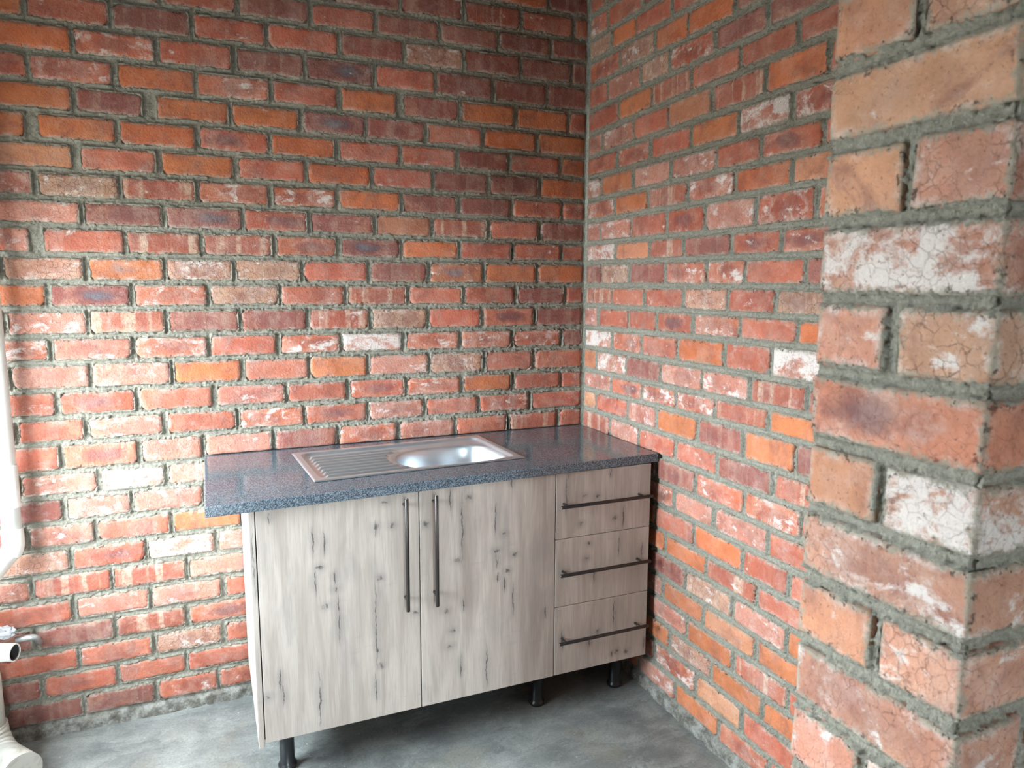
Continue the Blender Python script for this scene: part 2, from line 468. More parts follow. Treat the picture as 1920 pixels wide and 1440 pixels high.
# ------------------------------------------------------------------ bricks
def face_brick(name, L, H, D, seed):
    """brick with a worn front: face to -y at y = 0, body into +y"""
    r = random.Random(seed)
    hx, hz = L / 2, H / 2
    ch = [r.uniform(.004, .009) if r.random() < .8 else r.uniform(.010, .018) for _ in range(4)]
    pts = []
    corners = [(-hx, -hz), (hx, -hz), (hx, hz), (-hx, hz)]
    for i in range(4):
        a = Vector(corners[i]); b = Vector(corners[(i + 1) % 4])
        d = (b - a); ln = d.length; d.normalize()
        n = max(2, int(round(ln / .036)))
        s, e = ch[i], ln - ch[(i + 1) % 4]
        for k in range(n + 1):
            p = a + d * (s + (e - s) * k / n)
            inw = Vector((-d.y, d.x)) * r.uniform(-.0008, .0036)
            pts.append(p + inw)
    bm = bmesh.new()
    def ring(sc, y, jit):
        out = []
        for p in pts:
            q = Vector((p.x * (1 - sc / hx), p.y * (1 - sc / hz)))
            out.append(bm.verts.new((q.x + r.uniform(-jit, jit), y + r.uniform(-jit, jit) * .6, q.y + r.uniform(-jit, jit))))
        return out
    rs = [ring(-.001, D, 0), ring(0, .0048, .0006), ring(.0032, .0008, .0007), ring(.013, 0, .0008)]
    n = len(pts)
    for a, b in zip(rs, rs[1:]):
        for k in range(n):
            f = bm.faces.new((a[k], a[(k + 1) % n], b[(k + 1) % n], b[k])); f.smooth = True
    f = bm.faces.new(rs[-1]); f.smooth = True
    bmesh.ops.recalc_face_normals(bm, faces=bm.faces)
    me = bpy.data.meshes.new(name)
    bm.to_mesh(me); bm.free()
    me.materials.append(BRICK)
    return me

def block_brick(name, seed):
    """whole worn brick 222 x 106 x 72, centred, for the free end of the nib wall"""
    r = random.Random(seed)
    L, W, H = .222, .106, .072
    bm = bmesh.new()
    bmesh.ops.create_cube(bm, size=1)
    for v in bm.verts: v.co = Vector((v.co.x * L, v.co.y * W, v.co.z * H))
    bmesh.ops.bevel(bm, geom=list(bm.edges), offset=.006, segments=2, affect='EDGES', profile=.6)
    bmesh.ops.bisect_plane(bm, geom=bm.verts[:] + bm.edges[:] + bm.faces[:], plane_co=(-.05, 0, 0), plane_no=(1, 0, 0))
    for cx in (-.02, .02, .06):
        bmesh.ops.bisect_plane(bm, geom=bm.verts[:] + bm.edges[:] + bm.faces[:], plane_co=(cx, 0, 0), plane_no=(1, 0, 0))
    for cy in (-.02, .02):
        bmesh.ops.bisect_plane(bm, geom=bm.verts[:] + bm.edges[:] + bm.faces[:], plane_co=(0, cy, 0), plane_no=(0, 1, 0))
    for v in bm.verts:
        v.co += Vector((r.uniform(-1, 1), r.uniform(-1, 1), r.uniform(-1, 1) * 1.3)) * .0016
    for f in bm.faces: f.smooth = True
    bmesh.ops.recalc_face_normals(bm, faces=bm.faces)
    me = bpy.data.meshes.new(name)
    bm.to_mesh(me); bm.free()
    me.materials.append(BRICK)
    return me

FULL = [face_brick('brick', .215, .072, .04, 100 + i) for i in range(12)]
HALF = [face_brick('brick', .105, .072, .04, 200 + i) for i in range(6)]
BLOCK = [block_brick('brick', 300 + i) for i in range(8)]

# kind: tint, burnt core, blue heart, lime, bands, crazing
KIND = {
    'o': ((.50, .150, .062), 0, 0, .12, 0, 0), 'r': ((.44, .125, .075), .15, 0, .28, .1, .1),
    'd': ((.27, .092, .070), .35, 0, .20, .25, .2), 't': ((.50, .215, .115), .1, 0, .20, 0, .1),
    'p': ((.49, .190, .135), .2, 0, .52, .2, .3), 'c': ((.45, .235, .155), .35, 0, .55, .4, .6),
    'k': ((.26, .095, .078), 1, .9, .25, 0, .3), 'b': ((.43, .120, .070), .85, .15, .32, .1, .2),
    'g': ((.50, .150, .062), .2, .8, .35, 0, 0), 'm': ((.40, .120, .075), .2, 0, .30, 1, .2),
    'e': ((.46, .130, .072), .5, 0, .60, .15, .1), 'w': ((.48, .21, .15), 0, 0, .95, .3, .3)}
ORDER = 'ordtpckbgmew'          # brick kinds by number in the course tables

def dress(o, kind, rr, pale=0.0):
    c, core, blue, lime, band, crack = KIND[kind]
    c = tuple(a + (b - a) * pale for a, b in zip(c, (.50, .275, .17)))
    j = rr.uniform(.86, 1.14); h = rr.uniform(-.10, .10)
    o.color = (min(1, c[0] * j), c[1] * j * (1 + h), c[2] * j * (1 + h), 1)
    o['core'] = float(min(1, core * rr.uniform(.8, 1.1))); o['blue'] = float(blue)
    o['lime'] = float(min(1, lime * rr.uniform(.8, 1.2))); o['band'] = float(band); o['crack'] = float(crack)
    o['run'] = 0.0
    o['block'] = 1.0 if o.data in BLOCK else 0.0

def in_view(pts):
    for q in pts:
        v = Vector(q) - CAM
        d = v.dot(fwd)
        if d < .05: continue
        x = 960 + F_PX * v.dot(R2) / d; y = 720 - F_PX * v.dot(U2) / d
        if -8 <= x <= 1928 and -8 <= y <= 1448: return True
    return False

# each course of a wall: upright joints in mm along the wall, then the kind of each brick between them
BACK = {
    -2: ([-1730, -1495, -1245, -1001, -763, -523, -292, -65], [1, 1, 1, 1, 2, 2, 9, 1, 1]),
    -1: ([-1764, -1533, -1306, -1074, -851, -616, -386, -166], [1, 1, 1, 2, 1, 2, 2, 2, 2]),
    0: ([-1902, -1675, -1447, -1219, -979, -751, -524, -293, -71], [0, 1, 2, 1, 1, 2, 5, 2, 2, 2]),
    1: ([-1784, -1553, -1324, -1098, -860, -634, -407, -178], [0, 10, 1, 2, 6, 1, 2, 2, 2]),
    2: ([-1904, -1676, -1444, -1212, -985, -769, -540, -314, -83], [1, 10, 0, 10, 1, 0, 2, 0, 0, 1]),
    3: ([-1792, -1583, -1343, -1118, -893, -673, -448, -220], [0, 2, 0, 0, 6, 2, 1, 0, 0]),
    4: ([-1908, -1678, -1448, -1222, -998, -770, -554, -340, -116], [0, 0, 0, 7, 0, 1, 1, 2, 1, 0]),
    5: ([-1797, -1566, -1334, -1106, -877, -648, -425, -207], [3, 1, 0, 1, 0, 1, 2, 2, 0]),
    6: ([-1910, -1682, -1458, -1228, -1001, -769, -548, -328, -106], [4, 5, 9, 10, 10, 0, 2, 2, 10, 10]),
    7: ([-1793, -1561, -1320, -1101, -870, -654, -425, -207], [4, 2, 6, 7, 2, 3, 9, 1, 2]),
    8: ([-1920, -1677, -1451, -1221, -1002, -772, -547, -325, -108], [10, 1, 9, 9, 7, 6, 0, 1, 1, 1]),
    9: ([-1793, -1568, -1355, -1131, -895, -669, -445, -217], [5, 8, 5, 5, 1, 2, 8, 0, 0]),
    10: ([-1902, -1668, -1440, -1208, -981, -751, -529, -308, -86], [0, 6, 10, 5, 1, 9, 1, 1, 2, 1]),
    11: ([-2022, -1799, -1573, -1343, -1117, -893, -673, -452, -225], [2, 4, 9, 2, 2, 9, 5, 1, 7, 2]),
    12: ([-1906, -1674, -1447, -1222, -1003, -770, -545, -324, -103], [10, 4, 10, 1, 10, 11, 10, 10, 10, 2]),
    13: ([-2019, -1802, -1565, -1342, -1119, -907, -671, -445, -228], [2, 4, 4, 0, 1, 0, 4, 5, 1, 1]),
    14: ([-1901, -1674, -1437, -1201, -982, -763, -540, -320, -103], [1, 7, 1, 4, 1, 7, 10, 0, 1, 1]),
    15: ([-2017, -1827, -1596, -1367, -1141, -911, -690, -468, -244], [1, 1, 4, 1, 10, 7, 4, 1, 10, 1]),
    16: ([-1903, -1678, -1481, -1250, -1024, -797, -567, -341, -113], [1, 7, 4, 4, 2, 10, 4, 1, 9, 1]),
    17: ([-2021, -1802, -1602, -1386], [1, 4, 11, 4, 1]),
    18: ([-1906, -1711, -1488], [2, 4, 4, 1]),
    19: ([-2014, -1823, -1597, -1367], [2, 4, 1, 0, 10]),
    20: ([-1900, -1678, -1457], [5, 7, 11, 4]),
    21: ([-2015, -1787, -1556], [4, 9, 9, 4]),
    22: ([-1903, -1675, -1443], [1, 4, 4, 1]),
    23: ([-2019, -1787, -1564], [2, 2, 9, 7]),
    24: ([-1901, -1675, -1449], [1, 1, 5, 1]),
    25: ([-2011, -1791, -1576], [2, 1, 1, 1]),
    26: ([-1897, -1678, -1475], [2, 2, 10, 1]),
}
RIGHT = {
    -2: ([140, 377], [10, 1, 2]),
    -1: ([176, 337, 556], [5, 0, 1, 1]),
    0: ([239, 462, 643, 867], [10, 5, 0, 0, 2]),
    1: ([154, 380, 553, 781, 1004], [1, 4, 5, 10, 2, 2]),
    2: ([238, 453, 674, 897, 1120], [1, 0, 9, 1, 1, 1]),
    3: ([122, 345, 553, 777, 1007, 1225], [4, 4, 1, 3, 9, 0, 1]),
    4: ([236, 455, 681, 907, 1112], [1, 10, 1, 0, 11, 10]),
    5: ([116, 348, 578, 808, 1002, 1224], [11, 0, 4, 4, 1, 7, 1]),
    6: ([223, 447, 675, 900, 1125], [10, 0, 9, 10, 0, 3]),
    7: ([119, 342, 566, 767, 994, 1214], [4, 4, 1, 7, 4, 10, 10]),
    8: ([234, 464, 665, 896, 1100], [11, 3, 9, 2, 7, 7]),
    9: ([130, 341, 565, 787, 961, 1192], [2, 5, 2, 10, 10, 1, 2]),
    10: ([219, 443, 670, 890, 1088], [9, 1, 1, 5, 1, 5]),
    11: ([119, 340, 522, 728, 951, 1177], [4, 1, 1, 7, 10, 1, 0]),
    12: ([226, 432, 649, 886, 1085], [11, 10, 1, 0, 1, 11]),
    13: ([112, 336, 556, 784, 1007, 1225], [0, 11, 2, 4, 4, 9, 1]),
    14: ([227, 444, 650, 854, 1088], [4, 7, 10, 10, 9, 0]),
    15: ([115, 351, 541, 772, 991, 1195], [3, 1, 4, 0, 2, 0, 2]),
    16: ([228, 434, 655, 875, 1118], [9, 4, 1, 1, 2, 9]),
    17: ([773, 1004, 1231], [2, 10, 10, 1]),
    18: ([661, 873, 1113], [10, 4, 4, 1]),
    19: ([775, 1011, 1198], [1, 0, 1, 1]),
    20: ([618, 845, 1078], [0, 0, 9, 1]),
    21: ([743, 979, 1203], [2, 5, 4, 0]),
    22: ([615, 845, 1086], [4, 0, 3, 0]),
    23: ([759, 994, 1221], [4, 0, 9, 1]),
    24: ([666, 891, 1126], [0, 5, 0, 0]),
    25: ([576, 816, 1044], [1, 10, 3, 1]),
    26: ([707, 940], [4, 0, 10]),
}
# bed heights in mm of beds -5..26, at x = -2.02, at the corner and 1 m out along the right wall
BED_L = [2710, 2624, 2538, 2452, 2366, 2279, 2192, 2106, 2022, 1933, 1848, 1764, 1680, 1591, 1508, 1424, 1338, 1254, 1167, 1079, 995, 900, 818, 732, 646, 560, 474, 388, 302, 216, 130, 44]
BED_C = [2710, 2624, 2549, 2459, 2378, 2287, 2191, 2099, 2012, 1932, 1842, 1759, 1673, 1595, 1503, 1422, 1331, 1248, 1154, 1074, 991, 904, 818, 732, 646, 560, 474, 388, 302, 216, 130, 44]
BED_F = [2710, 2624, 2538, 2452, 2366, 2280, 2199, 2118, 2022, 1931, 1849, 1766, 1667, 1587, 1502, 1421, 1342, 1247, 1162, 1087, 990, 904, 815, 728, 636, 559, 471, 389, 304, 222, 130, 44]

def bed(tab0, tab1, k, t):
    a, b = tab0[k + 5], tab1[k + 5]
    return (a + (b - a) * t) / 1000.

WIDE = {('b', 3, 1): .040, ('b', 4, 0): .034, ('b', 8, 0): .036, ('b', 5, 0): .024, ('b', 2, 5): .027, ('b', 14, 2): .018}

def lay(side, table, bedz, umin, umax, first_step, alt):
    """brick rectangles of a wall: list of (course, kind, cu, cz, hu, hz, slope)"""
    rr = random.Random(5 if side == 'b' else 6)
    out = []
    for k in range(-4, 27):
        js, kinds = table.get(k, (None, None))
        if js is None:
            js = [int(v * 1000) for v in alt[k % 2]]; kinds = None
        js = [j / 1000 for j in js]
        ks = [ORDER[i] for i in kinds] if kinds else [rr.choice('rrdode') for _ in range(len(js) + 1)]
        while js[0] - .228 > umin + .05:
            js.insert(0, js[0] - rr.uniform(.222, .232)); ks.insert(0, rr.choice('rroedp'))
        while js[-1] + .228 < umax - .05:
            js.append(js[-1] + rr.uniform(.222, .232)); ks.append(rr.choice('rroepmt'))
        ends = [umin] + js + [umax]
        wd = [.012] + [.0125 + rr.uniform(-.003, .004) for _ in js] + [.012]
        off = len(js) - (len(table[k][0]) if k in table else len(js))
        for (s, kk, i), w in WIDE.items():
            if s == side and kk == k:
                px = table[k][0][i] / 1000
                m = min(range(len(js)), key=lambda q: abs(js[q] - px)); wd[m + 1] = w
        for i in range(len(ends) - 1):
            a = ends[i] + wd[i] / 2 + (.006 if i == 0 else 0); b = ends[i + 1] - wd[i + 1] / 2 - (.006 if i == len(ends) - 2 else 0)
            if b - a < .02: continue
            cu = (a + b) / 2
            tb = .0135 + rr.uniform(-.002, .003); tt = .0135 + rr.uniform(-.002, .003)
            zt = bedz(k - 1, cu) if k > -5 else 0; zb = bedz(k, cu)
            sl = ((bedz(k - 1, b) - bedz(k - 1, a)) + (bedz(k, b) - bedz(k, a))) / 2 / (b - a) + rr.uniform(-.004, .004)
            z1, z0 = zt - tt / 2, zb + tb / 2
            out.append((k, ks[i], cu, (z0 + z1) / 2, (b - a) / 2, (z1 - z0) / 2, sl))
    return out

def joined(name, items, parent):
    """bricks beyond the picture as one part"""
    cs, fs, n = [], [], 0
    for me, M in items:
        c = np.empty(len(me.vertices) * 3, np.float32); me.vertices.foreach_get('co', c)
        c = c.reshape(-1, 3) @ np.array(M.to_3x3()).T + np.array(M.translation)
        cs.append(c); fs += [[v + n for v in p.vertices] for p in me.polygons]; n += len(c)
    me = bpy.data.meshes.new(name)
    me.from_pydata(np.concatenate(cs).tolist(), [], fs)
    me.materials.append(BRICK)
    o = link(name, me, None, parent)
    o['kind'] = 'stuff'; o.color = (.42, .12, .07, 1)
    for a in ('core', 'blue', 'band', 'crack', 'block'): o[a] = 0.0
    o['lime'] = .3; o['run'] = 1.0
    return o

def place_bricks(wall, lst, world_of, hidden, beyond):
    rr = random.Random(9)
    rest = []
    for k, kind, cu, cz, hu, hz, sl in lst:
        if hidden(k, cu, cz, hu): continue
        pool, L = (FULL, .215) if hu > .075 else (HALF, .105)
        me = rr.choice(pool)
        flip = rr.random() < .5
        loc = Vector((cu, rr.uniform(-.0022, .0018), cz))
        rot = (rr.uniform(-.012, .012), -math.atan(sl), rr.uniform(-.008, .008))
        sc = (2 * hu / L * (-1 if flip else 1), 1, 2 * hz / .072)
        pts = [world_of(cu + a * hu, cz + b * hz) for a in (-1, 0, 1) for b in (-1, 1)]
        if beyond(cu, cz) or not in_view(pts):
            sc = (abs(sc[0]), 1, sc[2])
            rest.append((me, Matrix.LocRotScale(loc, Matrix.Rotation(rot[1], 3, 'Y'), sc)))
            continue
        o = link('brick', me, None, wall, loc, rot)
        o.scale = (abs(sc[0]), 1, sc[2])
        dress(o, kind, rr)
    if rest: joined('brick_run', rest, wall)

# ------------------------------------------------------------------ the walls in view
ZTOP = 2.712
bzB = lambda k, x: bed(BED_C, BED_L, k, min(max(-x / 2.02, 0), 1.15))
bzR = lambda k, s: bed(BED_C, BED_F, k, min(max(s, 0), 1.15))
altB = {0: [-1.675, -1.447, -1.219, -.979, -.751, -.524, -.293, -.071], 1: [-1.784, -1.553, -1.324, -1.098, -.86, -.634, -.407, -.178]}
altR = {0: [.239, .462, .690, .915], 1: [.130, .350, .570, .790]}
back = lay('b', BACK, bzB, XL, .006, 0, altB)
right = lay('r', RIGHT, bzR, .0, 1.985, 0, altR)

c, q = merge([mortar_field(XL, .004, 0, ZTOP, .003, [b[2:] for b in back], 21, drop=(-1.30, -.02, .14, .86)),
              slab(XL - .2, .23, .022, .22, 0, ZTOP)])
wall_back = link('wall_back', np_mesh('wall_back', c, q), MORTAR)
wall_back['kind'] = 'structure'
place_bricks(wall_back, back, lambda u, z: (u, 0, z),
             lambda k, u, z, h: u - h > -1.34 and .14 < z < .86, lambda u, z: False)

c, q = merge([mortar_field(-.004, 1.99, 0, ZTOP, .003, [b[2:] for b in right], 41, drop=(.0, .40, .14, .86)),
              slab(0, 2.2, .022, .22, 0, ZTOP)])
wall_right = link('wall_right', np_mesh('wall_right', c, q), MORTAR, None, (0, 0, 0), (0, 0, -math.pi / 2))
wall_right['kind'] = 'structure'
place_bricks(wall_right, right, lambda s, z: (0, -s, z),
             lambda k, s, z, h: s + h < .42 and .14 < z < .86, lambda s, z: s > 1.72)

# nib wall in front, one brick thick, its free end towards the left
XP, Y1, ZP, PW, P = -.777, -1.985, 1.749, .214, .086
YN = Y1 - PW
NIB = {0: 'tc', 1: 't', 2: 'tp', 3: 'w', 4: 'pc', 5: 'b', 6: 'tw', 7: 'p', 8: 'tp', 9: 'p', 10: 'pp', 11: 'p', -1: 'o', -2: 'tp'}
rr = random.Random(12)
fl, ff, blocks, runs = [], [], [], []
for r in range(-10, 21):
    zt, zb = ZP - (r - 1) * P, ZP - r * P
    t0, t1 = .0135 + rr.uniform(-.002, .004), .0135 + rr.uniform(-.002, .004)
    z1, z0 = min(zt - t0 / 2, ZTOP - .004), zb + t1 / 2
    cz, hz = (z0 + z1) / 2, (z1 - z0) / 2
    kinds = NIB.get(r, 'tp' if r % 2 == 0 else rr.choice('rtp'))
    if r % 2:
        blocks.append(((XP + .053, (Y1 + YN) / 2, cz), PW, .106, 2 * hz, math.pi / 2, kinds[0]))
        fl.append((-(Y1 + YN) / 2, cz, PW / 2 + .03, hz, 0)); ff.append((XP + .038, cz, .068, hz, 0)); x = XP + .118
    else:
        g = .016 if r == 4 else .011
        w = (PW - g) / 2
        d = {4: -.006, 6: -.004, 8: .004}.get(r, 0)
        blocks.append(((XP + .111, Y1 - (w + d) / 2, cz), .222, w + d, 2 * hz, 0, kinds[0]))
        blocks.append(((XP + .111, YN + (w - d) / 2, cz), .222, w - d, 2 * hz, 0, kinds[1]))
        fl.append((-Y1 + (w + d) / 2 - .015, cz, (w + d) / 2 + .015, hz, 0)); fl.append((-YN - (w - d) / 2 + .015, cz, (w - d) / 2 + .015, hz, 0))
        ff.append((XP + .096, cz, .126, hz, 0)); x = XP + .234
    while x < -.01:
        L = min(.215, -x)
        ff.append((x + L / 2, cz, L / 2, hz, 0))
        runs.append((rr.choice(FULL), Matrix.LocRotScale(Vector((x + L / 2, YN + rr.uniform(-.002, .002), cz)), None, Vector((L / .215, 1, 2 * hz / .072)))))
        x += L + .012
a, qa = mortar_field(-Y1, -YN - .002, 0, ZTOP, .0022, fl, 61, deep=0.)
a = np.stack([XP + a[:, 1], -a[:, 0], a[:, 2]], -1)
b, qb = mortar_field(XP + .002, -.0, 0, ZTOP, .003, ff, 71, deep=0.)
b = np.stack([b[:, 0], YN + b[:, 1], b[:, 2]], -1)
c, q = merge([(a, qa), (b, qb), slab(XP + .014, .02, YN + .014, Y1 - .006, 0, ZTOP)])
wall_front = link('wall_front', np_mesh('wall_front', c, q), MORTAR)
wall_front['kind'] = 'structure'
for (loc, L, W, H, rz, kind) in blocks:
    o = link('brick', rr.choice(BLOCK), None, wall_front, loc, (rr.uniform(-.006, .006), rr.uniform(-.006, .006), rz + rr.uniform(-.006, .006)))
    o.scale = (L / .222, W / .106, H / .072)
    dress(o, kind, rr, .42)
    if kind == 'w': o['lime'] = 1.0
joined('brick_run', runs, wall_front)

# ------------------------------------------------------------------ floor, ceiling and the rest of the shell
XS = 1.7
bm = bmesh.new(); box(bm, XL - .2, XS + .2, YR - .2, .2, -.12, 0)
bm_obj('floor', bm, FLOOR)['kind'] = 'structure'
bm = bmesh.new(); box(bm, XL - .2, XS + .2, YR - .2, .2, ZTOP, ZTOP + .06)
bm_obj('ceiling', bm, CEIL)['kind'] = 'structure'
bm = bmesh.new()
w = WIN
box(bm, XL - .2, XL, YR, w['y0'], 0, ZTOP); box(bm, XL - .2, XL, w['y1'], 0, 0, ZTOP)
box(bm, XL - .2, XL, w['y0'], w['y1'], 0, w['z0']); box(bm, XL - .2, XL, w['y0'], w['y1'], w['z1'], ZTOP)
bm_obj('wall_left', bm, PLASTER)['kind'] = 'structure'
bm = bmesh.new()
v = REAR  # gap left in the rear wall, added to let in fill light
box(bm, XL - .2, v['x0'], YR - .2, YR, 0, ZTOP); box(bm, v['x1'], XS + .2, YR - .2, YR, 0, ZTOP)
box(bm, v['x0'], v['x1'], YR - .2, YR, v['z1'], ZTOP)
bm_obj('wall_rear', bm, PLASTER)['kind'] = 'structure'
bm = bmesh.new(); box(bm, XS, XS + .2, YR, -1.985, 0, ZTOP); box(bm, .2, XS + .2, -1.985, -1.785, 0, ZTOP)
bm_obj('wall_passage', bm, PLASTER)['kind'] = 'structure'
bm = bmesh.new(); box(bm, -22, 20, -24, 18, -.3, -.12)
bm_obj('ground', bm, EARTH)['kind'] = 'structure'
wr = link('window_1', bpy.data.meshes.new('window_1'), PAINT)
bm = bmesh.new()
xa, xb = XL - .13, XL - .10
for y in (w['y0'], w['y1'] - .035): box(bm, xa, xb, y, y + .035, w['z0'], w['z1'])
for z in (w['z0'], w['z1'] - .035): box(bm, xa, xb, w['y0'], w['y1'], z, z + .035)
for i in (1, 2): 
    y = w['y0'] + (w['y1'] - w['y0']) * i / 3; box(bm, xa, xb, y - .018, y + .018, w['z0'], w['z1'])
box(bm, xa, xb, w['y0'], w['y1'], 1.5, 1.53)
bm.to_mesh(wr.data); bm.free()
wr['kind'] = 'structure'

# ------------------------------------------------------------------ kitchen unit
MARKS = {
    'D1': ([(-.082, .239, .05), (-.08, .112, .04), (-.05, .225, .041), (-.024, .123, .026), (-.014, -.009, .082), (.102, .251, .026), (.097, -.057, .149), (.1, -.138, .01), (-.199, .321, .019), (-.188, -.168, .037), (-.077, -.252, .103), (.092, -.255, .05), (-.182, -.217, .041)],
           [(-.018, .081), (-.051, .033), (.113, .096), (.109, -.189), (-.225, -.216), (.219, -.036), (.132, .329), (.155, .256), (.104, .258), (-.065, .156)]),
    'D2': ([(-.095, .218, .123), (-.093, -.04, .027), (.018, .236, .062), (.022, .095, .036), (.027, .034, .018), (.049, .005, .031), (.081, -.05, .068), (.2, -.121, .026), (-.103, -.248, .043), (-.013, -.271, .078), (-.135, .319, .043), (.076, .345, .018)],
           [(-.215, .244), (.049, .179), (-.11, .112), (.021, .125), (-.129, -.12), (-.139, -.173), (-.149, -.05), (.087, .103), (-.07, .315), (.062, .051)]),
    'R1': ([(-.148, .032, .071), (.022, .098, .019), (.077, -.067, .045), (-.139, .108, .018)], [(.043, -.066), (-.028, .021), (-.075, .027), (-.092, -.071)]),
    'R2': ([(.062, .065, .046), (.158, .035, .03), (-.036, -.03, .026)], [(-.059, .091), (-.065, .038), (-.144, 0)]),
    'R3': ([(-.048, -.025, .02), (.047, .063, .054), (.178, -.078, .028), (-.157, 0, .042), (.044, -.091, .014)], [(-.017, .005), (.062, -.085), (.103, -.093)])}
YF = -.575
WOOD = {n: mat_wood('pale_rustic_oak_board', *MARKS[n], i + 1) for i, n in enumerate(MARKS)}
WOODP = mat_wood('pale_rustic_oak_board', [(0, .2, .1)], [], 9)

def bar_handle(parent, a, b, posts, panel_y):
    """bar from a to b in the parent's space with two posts back to the panel"""
    a, b = Vector(a), Vector(b)
    bm = bmesh.new()
    d = (b - a).normalized()
    sweep(bm, [a, a + d * .0015, b - d * .0015, b], [.0048, .006, .006, .0048], 16)
    for t in posts:
        p = a + (b - a) * t
        sweep(bm, [(p.x, p.y, p.z), (p.x, panel_y, p.z)], [.0045, .0045], 12)
    h = bm_obj('handle', bm, HANDLE, parent)
    bm = bmesh.new()
    sweep(bm, [a - d * .0006, a + d * .0004], [.0042, .0042], 14)
    bm_obj('end_cap', bm, TIP, h)
    return h

def leg(parent, x, y):
    bm = bmesh.new()
    prof = [(0, .027), (.006, .0285), (.013, .0285), (.016, .0235), (.022, .0235), (.024, .0225), (.135, .0225), (.138, .030), (.168, .030)]
    sweep(bm, [(0, 0, z) for z, r in prof], [r for z, r in prof], 24)
    return bm_obj('leg', bm, BLACKP, parent, (x, y, 0))

def panel(name, mat, parent, x0, x1, z0, z1, org, y0=YF, y1=YF + .018):
    cx, cz = (x0 + x1) / 2, (z0 + z1) / 2
    bm = bmesh.new()
    box(bm, x0 - cx, x1 - cx, 0, y1 - y0, z0 - cz, z1 - cz, .001, 1)
    return bm_obj(name, bm, mat, parent, (cx - org[0], y0 - org[1], cz - org[2])), (cx, y0, cz)

org = (-.89, -.30, 0)
cab = thing('base_cabinet', org, 'pale rustic oak two-door base cabinet on black legs under the sink', 'cabinet')
bm = bmesh.new()
ox, oy, oz = org
box(bm, -.429 - ox, -.412 - ox, -.556 - oy, -.03 - oy, .168 - oz, .884)
box(bm, -1.355 - ox, -.429 - ox, -.556 - oy, -.03 - oy, .168, .184)
box(bm, -1.355 - ox, -.429 - ox, -.046 - oy, -.03 - oy, .184, .884)
box(bm, -1.355 - ox, -.429 - ox, -.556 - oy, -.54 - oy, .80, .884)
bm_obj('body', bm, CARC, cab)
e = bmesh.new(); box(e, -.008, .008, YF, -.006, -.366, .364, .0008, 1)
bm_obj('end_panel', e, WOODP, cab, (-1.364 - ox, 0 - oy, .521))['label'] = 'bright end panel facing the window'
for n, x0, x1, hx in (('D1', -1.353, -.8815, -.928), ('D2', -.8785, -.4125, -.835)):
    dz0, dz1 = .167, .884
    o, ctr = panel('door', WOOD[n], cab, x0, x1, dz0, dz1, org)
    bar_handle(o, (hx - ctr[0], -.035, .870 - ctr[2]), (hx - ctr[0], -.035, .513 - ctr[2]), (.075, .905), 0)
for x, y in ((-1.286, -.462), (-.418, -.455), (-1.286, -.09), (-.45, -.09)): leg(cab, x - ox, y - oy)

org = (-.22, -.30, 0)
dr = thing('drawer_cabinet', org, 'pale rustic oak three-drawer base cabinet standing against the brick wall', 'cabinet')
ox, oy, oz = org
bm = bmesh.new()
box(bm, -.410 - ox, -.394 - ox, -.556 - oy, -.03 - oy, .168, .884); box(bm, -.054 - ox, -.038 - ox, -.556 - oy, -.03 - oy, .168, .884)
box(bm, -.394 - ox, -.054 - ox, -.556 - oy, -.03 - oy, .168, .184); box(bm, -.394 - ox, -.054 - ox, -.046 - oy, -.03 - oy, .184, .884)
box(bm, -.394 - ox, -.054 - ox, -.556 - oy, -.50 - oy, .868, .884)
bm_obj('body', bm, CARC, dr)
for n, z0, z1, hz in (('R1', .6565, .884, .778), ('R2', .4155, .6545, .541), ('R3', .168, .4135, .299)):
    o, ctr = panel('drawer', WOOD[n], dr, -.4095, -.037, z0, z1, org)
    bar_handle(o, (-.408 - ctr[0], -.035, hz - ctr[2]), (-.051 - ctr[0], -.035, hz - ctr[2]), (.075, .905), 0)
for x, y in ((-.093, -.458), (-.093, -.09), (-.37, -.09)): leg(dr, x - ox, y - oy)

# worktop with a cut-out for the sink
ZT = .917
SC, SA, SHX, SHY = Vector((-.836, -.279)), math.radians(3.2), .355, .2
def rot2(x, y): return Vector((SC.x + x * math.cos(SA) - y * math.sin(SA), SC.y + x * math.sin(SA) + y * math.cos(SA)))
bm = bmesh.new()
outer = [Vector((-1.481, -.628)), Vector((-.006, -.572)), Vector((-.006, -.002)), Vector((-1.481, -.012))]
inner = [rot2(a * (SHX - .018), b * (SHY - .018)) for a, b in ((-1, -1), (1, -1), (1, 1), (-1, 1))]
lay_ = {}
for tag_, z in (('t', 0), ('b', -.031)):
    lay_[tag_] = ([bm.verts.new((p.x + .74, p.y + .3, z)) for p in outer], [bm.verts.new((p.x + .74, p.y + .3, z)) for p in inner])
for i in range(4):
    j = (i + 1) % 4
    (to, ti), (bo, bi) = lay_['t'], lay_['b']
    bm.faces.new((to[i], to[j], ti[j], ti[i])); bm.faces.new((bo[i], bi[i], bi[j], bo[j]))
    bm.faces.new((to[i], bo[i], bo[j], to[j])); bm.faces.new((ti[i], ti[j], bi[j], bi[i]))
to = lay_['t'][0]; bo = lay_['b'][0]
es = [ed for ed in bm.edges if (set(ed.verts) <= set(to) or set(ed.verts) <= set(bo))]
bmesh.ops.bevel(bm, geom=es, offset=.003, segments=3, affect='EDGES', profile=.5)
top = tag(bm_obj('worktop', bm, GRANITE, None, (-.74, -.3, ZT)), 'dark speckled granite worktop lying across both base cabinets', 'worktop')
bm = bmesh.new()
rr = random.Random(3)
n = 40
sweep(bm, [(.735 + rr.uniform(-.001, .001), .297 - .575 * i / n, -.010 + rr.uniform(-.0015, .0015)) for i in range(n + 1)],
      [.006 + rr.uniform(-.0012, .002) + (.0015 if i > n - 2 else 0) for i in range(n + 1)], 8)
